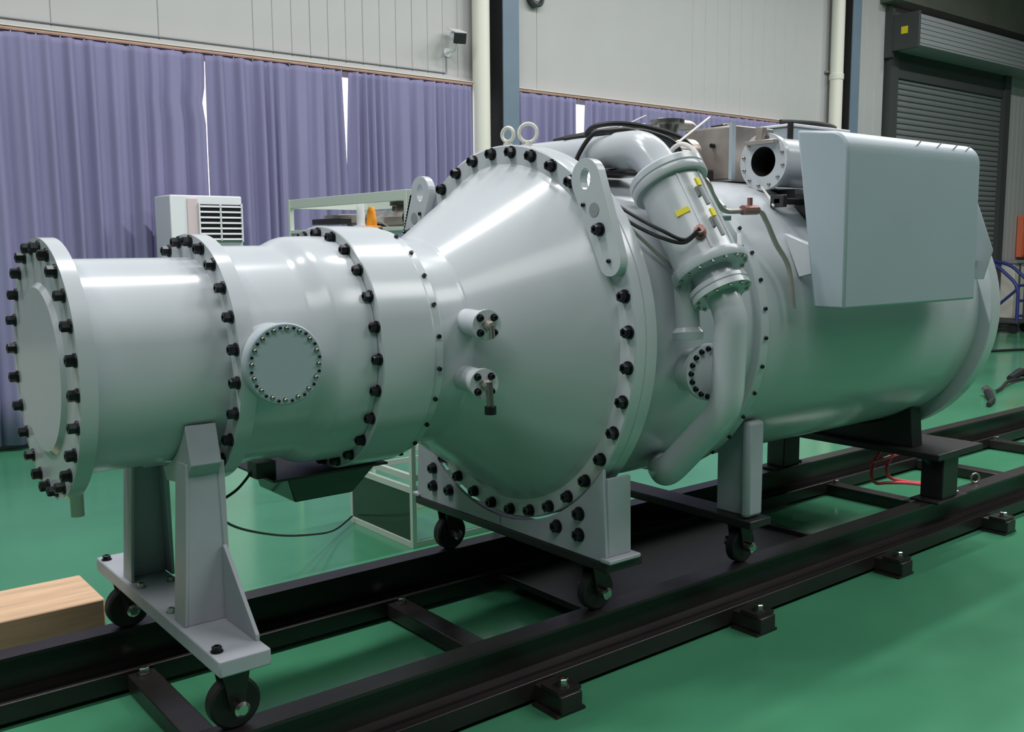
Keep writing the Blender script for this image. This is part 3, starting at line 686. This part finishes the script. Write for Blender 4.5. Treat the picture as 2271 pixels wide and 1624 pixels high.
# stainless box, dark block and pale case
sx = thing('stainless_box', 'brushed stainless steel box on the vessel top left of the open tube', 'box', (1.55, 0.05, topz(0.05)))
obj('shell', MB().box(1.50, 1.85, -0.09, 0.24, topz(0)+0.001, 2.42), M['dull'], sx, 0.006)
obj('front_plate', MB().box(1.492, 1.50, -0.08, 0.16, topz(0)+0.02, 2.41), M['dull'], sx, 0.002)
obj('edge_strip', MB().box(1.47, 1.5, -0.11, -0.09, topz(0)+0.01, 2.43), M['hoodp'], sx)
obj('knob', MB().cyl((1.492, 0.03, 2.32), (1.47, 0.03, 2.32), 0.012, n=10), M['bolt'], sx)
obj('lid_clutter', MB().box(1.55, 1.8, 0.02, 0.1, 2.42, 2.435).tube([(1.52, 0.0, 2.425), (1.6, 0.05, 2.44), (1.7, 0.0, 2.43)], 0.008, 6), M['black'], sx)
pc = thing('pale_case', 'pale rectangular case with dark edge behind the open tube', 'case', (2.0, 0.0, topz(0.0)))
obj('shell', MB().box(1.95, 2.5, -0.13, 0.2, topz(0)+0.001, 2.44), M['hoodp'], pc, 0.01)
obj('lid', MB().box(1.94, 2.51, -0.14, 0.21, 2.44, 2.455), M['white'], pc, 0.004)
obj('dark_edge', MB().box(1.93, 1.95, -0.145, -0.12, 2.2, 2.46), M['black'], pc)
vp = thing('vacuum_pump_set', 'jumble of steel pump bodies and pipes on the vessel crown', 'pump', (1.3, 0.3, topz(0.3)))
obj('base', MB().box(0.985, 1.44, -0.02, 0.45, 2.128, 2.19).box(1.0, 1.42, 0.38, 0.43, topz(0.38)+0.002, 2.13), M['black'], vp, 0.01)
obj('pump_body', MB().cyl((1.0, 0.1, 2.27), (1.38, 0.1, 2.27), 0.085, n=24), M['dull'], vp)
obj('pump_body', MB().cyl((0.98, 0.32, 2.28), (1.42, 0.32, 2.28), 0.09, n=24), M['black'], vp)
obj('pump_head', MB().cyl((1.2, 0.1, 2.33), (1.2, 0.1, 2.44), 0.06, n=20).cyl((1.2, 0.1, 2.42), (1.2, 0.1, 2.44), 0.09, n=20), M['steel'], vp)
obj('pipe', MB().tube(fillet([(1.35, 0.32, 2.35), (1.35, 0.32, 2.46), (1.7, 0.36, 2.47), (1.75, 0.36, 2.3)], 0.05), 0.03, 12), M['dull'], vp)
obj('box', MB().box(1.0, 1.15, 0.2, 0.42, 2.36, 2.43), M['white'], vp, 0.005)
obj('valve', MB().box(1.12, 1.3, -0.02, 0.06, 2.19, 2.28), M['dull'], vp, 0.008)
# roof-of-hood black cable
bcb = obj('loose_black_cable', MB().tube(smooth_path([(1.96, -0.05, 2.472), (2.05, -0.08, 2.474), (2.2, -0.11, 2.474), (2.35, -0.10, 2.473), (2.47, -0.06, 2.472)]), 0.014, 8), M['rubber'])
tag(bcb, 'loose black cable lying across the pale case top', 'cable')
# ring shaped hose handle and rope
rh = obj('looped_hose', MB().tube(smooth_path([(0.58, -0.48, 2.07), (0.56, -0.50, 2.18), (0.55, -0.565, 2.222), (0.55, -0.63, 2.205), (0.55, -0.68, 2.15), (0.55, -0.675, 2.08), (0.56, -0.63, 2.0)]), 0.010, 10), M['rope'])
tag(rh, 'pale looped hose arching behind the tilted canister top', 'hose')
rp = obj('white_rope', MB().tube([(0.55, -0.56, 2.232), (0.80, -0.407, 2.302), (1.30, -0.10, 2.442)], 0.0055, 6), M['rope'])
tag(rp, 'white twisted rope rising from the looped hose to the pump', 'rope')
wl = obj('thin_white_line', MB().tube([(0.42, -0.32, 2.303), (0.85, 0.0, 2.40), (1.25, 0.30, 2.49)], 0.003, 6), M['rope'])
tag(wl, 'thin white line stretched above the black cable coil', 'cord')
cc_ = thing('black_cable_coil', 'coil of black cables draped over the inlet pipe elbow', 'cable', (XC, -0.3, 2.28))
for q, (dx, dz) in enumerate(((-0.02, 0), (0.075, 0.004))):
    obj('cable', MB().tube(smooth_path([(0.34+dx, -0.16, topz(0.16)+0.01), (0.34+dx, -0.175, 2.19), (0.37+dx, -0.24, 2.282+dz), (0.42+dx, -0.30, 2.295+dz), (0.5+dx, -0.36, 2.295), (0.62+dx, -0.42, 2.24), (0.8, -0.40, 2.1), (0.95, -0.3, 2.09)]), 0.010, 8), M['rubber'], cc_)
obj('coil_loop', MB().tube(smooth_path([(0.45, -0.08, 2.29), (0.42, -0.17, 2.325), (0.47, -0.27, 2.335), (0.62, -0.33, 2.32), (0.80, -0.36, 2.28), (0.95, -0.33, 2.2), (1.0, -0.27, 2.19)]), 0.012, 8), M['rubber'], cc_)
obj('coil_loop', MB().tube(smooth_path([(0.40, 0.0, 2.287), (0.45, -0.12, 2.295), (0.55, -0.22, 2.30), (0.7, -0.3, 2.29), (0.9, -0.3, 2.2)]), 0.016, 8), M['rubber'], cc_)
obj('coil_loop', MB().tube(smooth_path([(0.44, 0.12, 2.29), (0.44, -0.06, 2.30), (0.50, -0.20, 2.315), (0.60, -0.30, 2.31), (0.75, -0.36, 2.25)]), 0.011, 8), M['rubber'], cc_)
sc2 = thing('signal_cables', 'twin black cables plugged into the tilted canister side', 'cable', (0.2, -0.62, 1.9))
for dz in (0, -0.035):
    obj('cable', MB().tube(smooth_path([(0.16, -0.60, 1.95+dz), (0.17, -0.70, 1.90+dz), (0.20, -0.80, 1.85+dz*0.8), (0.26, -0.86, 1.815+dz*0.3), tuple(GL+e*0.0+Vector((0, 0, dz*0.1)))]), 0.008, 8), M['rubber'], sc2)
slab = obj('pipe_shade_plate', MB().box(0.24, 0.56, -0.36, -0.20, topz(0.2)+0.001, topz(0.2)+0.02), M['black'], None, 0.004)  # black plate standing in for the shadow beneath the inlet pipe
tag(slab, 'flat black plate put in as shade under the inlet pipe', 'plate')

# red hose hanging beneath the rear
rdh = thing('red_hose_loops', 'red hose hanging in loops below the machine rear', 'hose', (3.0, -0.1, 0.35))
obj('loop', MB().tube(smooth_path([(3.08, -0.12, 0.518), (3.0, -0.1, 0.42), (2.95, -0.1, 0.33), (3.0, -0.1, 0.255), (3.15, -0.1, 0.23), (3.35, -0.12, 0.20), (3.6, -0.14, 0.15), (3.75, -0.2, 0.15)]), 0.011, 8), M['red'], rdh)
obj('loop', MB().tube(smooth_path([(3.24, -0.12, 0.518), (3.2, -0.1, 0.42), (3.13, -0.1, 0.33), (3.18, -0.1, 0.26), (3.35, -0.1, 0.21), (3.55, -0.12, 0.17), (3.8, -0.2, 0.17)]), 0.011, 8), M['red'], rdh)
obj('loop', MB().tube(smooth_path([(2.95, -0.1, 0.40), (3.2, -0.1, 0.405), (3.4, -0.1, 0.42)]), 0.012, 8), M['red'], rdh)

# box under the small vessel
hb = thing('hanging_junction_box', 'dark box hung beneath the front round vessel', 'box', (-0.9, 0.15, 0.83))
obj('shell', MB().prism([(-1.06, 0.915), (-0.66, 0.915), (-0.78, 0.81), (-1.03, 0.81)], -0.03, 0.30, 'y'), M['glass'], hb, 0.006)
obj('mount_plate', MB().box(-1.14, -0.64, -0.08, 0.36, 0.915, 0.924), M['black'], hb)
obj('bracket', MB().box(-1.18, -1.10, -0.02, 0.06, 0.924, 0.985), M['black'], hb)
# ------------------------------------------------------------------ background equipment
rk = thing('equipment_rack', 'pale metal frame rack with a dark green panel behind the machine', 'rack', (0.65, 2.05, 0))
RX0, RX1, RY0, RY1 = 0.379, 0.98, 1.335, 2.83
for x in (RX0, RX1):
    for y in (RY0, RY1): obj('post', MB().box(x-0.015, x+0.015, y-0.015, y+0.015, 0, 2.12), M['rackp'], rk, 0.002)
obj('post', MB().box(RX0-0.012, RX0+0.012, 2.055, 2.08, 0, 0.46), M['rackp'], rk, 0.002)
for z, h in ((2.09, 0.03), (1.90, 0.012), (0.43, 0.02), (0.355, 0.02), (0.02, 0.02)):
    for x in (RX0, RX1): obj('beam', MB().box(x-0.013, x+0.013, RY0, RY1 if z > 1 else 2.07, z-h, z+h), M['rackp'], rk, 0.002)
    for y in (RY0, RY1 if z > 1 else 2.07): obj('beam', MB().box(RX0, RX1, y-0.013, y+0.013, z-h, z+h), M['rackp'], rk, 0.002)
obj('shelf', MB().box(RX0, RX1, RY0, RY1, 1.885, 1.90), M['rackp'], rk)
obj('side_panel', MB().box(RX0-0.006, RX0+0.006, RY0+0.015, 2.06, 0.04, 0.345), M['glass'], rk)
def onrack(name, label, cat, x, y): return thing(name, label, cat, (x, y, 1.912))
zz = 1.9125
t1 = onrack('steel_flange_plate', 'flat dark steel flange on the rack left of the white post', 'flange', 0.5, 2.35)
obj('disc', MB().lathe([(0, 0), (0, 0.05), (0.04, 0.05), (0.04, 0.2), (0.09, 0.2), (0.09, 0.12), (0.1, 0.1), (0.1, 0)], (0.62, 2.38, zz), (0, 0, 1), 32), M['dull'], t1)
obj('arm', MB().box(0.42, 0.5, 2.2, 2.6, zz+0.03, zz+0.07), M['black'], t1, 0.004)
t2 = onrack('white_post', 'short white plastic post among the rack equipment', 'post', 0.55, 2.12)
obj('stem', MB().lathe([(0, 0), (0, 0.045), (0.02, 0.045), (0.02, 0.028), (0.21, 0.024), (0.21, 0)], (0.50, 2.08, zz), (0, 0, 1), 20), M['white'], t2)
t3 = onrack('orange_cone', 'small orange cone standing on the rack shelf', 'cone', 0.5, 1.95)
obj('cone_body', MB().lathe([(0.01, 0.034), (0.10, 0.026), (0.128, 0.016), (0.132, 0)], (0.45, 1.86, zz), (0, 0, 1), 20), M['orange'], t3)
obj('cone_base', MB().box(0.405, 0.495, 1.82, 1.90, zz, zz+0.012), M['orange'], t3, 0.004)
t4 = onrack('turbo_pump', 'round stainless pump with a dark top flange on the rack', 'pump', 0.65, 1.6)
obj('body', MB().lathe([(0, 0), (0, 0.1), (0.02, 0.14), (0.06, 0.14), (0.07, 0.11), (0.10, 0.07), (0.13, 0.06), (0.13, 0)], (0.56, 1.63, zz), (0, 0, 1), 32), M['dull'], t4)
obj('top_flange', MB().lathe([(0.13, 0), (0.13, 0.10), (0.155, 0.10), (0.155, 0)], (0.56, 1.63, zz), (0, 0, 1), 28), M['black'], t4)
t5 = onrack('pump_manifold', 'stainless pipe manifold between orange cone and white post', 'pipe', 0.7, 2.0)
obj('header', MB().cyl((0.62, 1.92, zz+0.06), (0.62, 2.15, zz+0.06), 0.055, n=20), M['steel'], t5)
obj('riser', MB().tube(fillet([(0.72, 2.02, zz+0.02), (0.72, 2.02, zz+0.15), (0.72, 1.90, zz+0.15)], 0.03), 0.02, 10), M['black'], t5)
obj('foot', MB().box(0.57, 0.77, 1.96, 2.1, zz, zz+0.02), M['black'], t5)
t6 = onrack('small_motor', 'small dark motor at the near end of the rack', 'motor', 0.5, 1.44)
obj('body', MB().cyl((0.47, 1.36, zz+0.05), (0.47, 1.46, zz+0.05), 0.05, n=20), M['black'], t6)
obj('foot', MB().box(0.43, 0.51, 1.37, 1.45, zz, zz+0.01), M['dull'], t6)
# air conditioner cabinet
ac = thing('air_conditioner', 'white standing air conditioner with louvred front by the purple curtain', 'air conditioner', (0.75, 5.5, 0))
obj('cabinet', MB().box(0.41, 1.08, 5.30, 5.72, 0.0, 2.27), M['white'], ac, 0.012)
obj('side_strip', MB().box(0.56, 0.655, 5.285, 5.30, 0.05, 2.24), M['pink'], ac, 0.003)
obj('grille_recess', MB().box(0.665, 1.06, 5.285, 5.30, 1.86, 2.19), M['rubber'], ac)
lv = MB().prism([(5.262, 0), (5.285, 0.010), (5.285, 0.017), (5.262, 0.007)], 0.665, 1.06, 'x').mesh('louvre', M['white'])
for i in range(7): link('louvre', lv, ac, (0, 0, 1.865+0.0495*i))
obj('louvre_divider', MB().box(0.855, 0.866, 5.262, 5.285, 1.86, 2.19), M['white'], ac)
for x in (0.655, 1.058): obj('vent_jamb', MB().box(x, x+0.012, 5.262, 5.30, 1.85, 2.20), M['white'], ac)
# timber
tm = obj('timber_beam', MB().box(-3.2, -1.53, 0.81, 1.205, 0.0, 0.30), M['wood'], None, 0.008)
tag(tm, 'pale squared timber beam on the floor behind the far rail', 'timber')
tm.rotation_euler = (0, 0, 0)
# floor cables
fc = thing('trailing_cable', 'thin dark cable sagging from the front stand to the rack', 'cable', (-0.4, 1.2, 0))
obj('lead', MB().tube(smooth_path([(-1.30, 0.15, 0.98), (-1.25, 0.3, 0.80), (-1.0, 0.7, 0.55), (-0.6, 1.1, 0.33), (-0.2, 1.5, 0.16), (0.1, 1.8, 0.06), (0.35, 2.03, 0.05)]), 0.006, 6), M['rubber'], fc)
obj('lead', MB().tube(smooth_path([(-1.17, 0.02, 0.96), (-1.22, 0.10, 0.86), (-1.30, 0.2, 0.80), (-1.38, 0.28, 0.84)]), 0.006, 6), M['rubber'], fc)
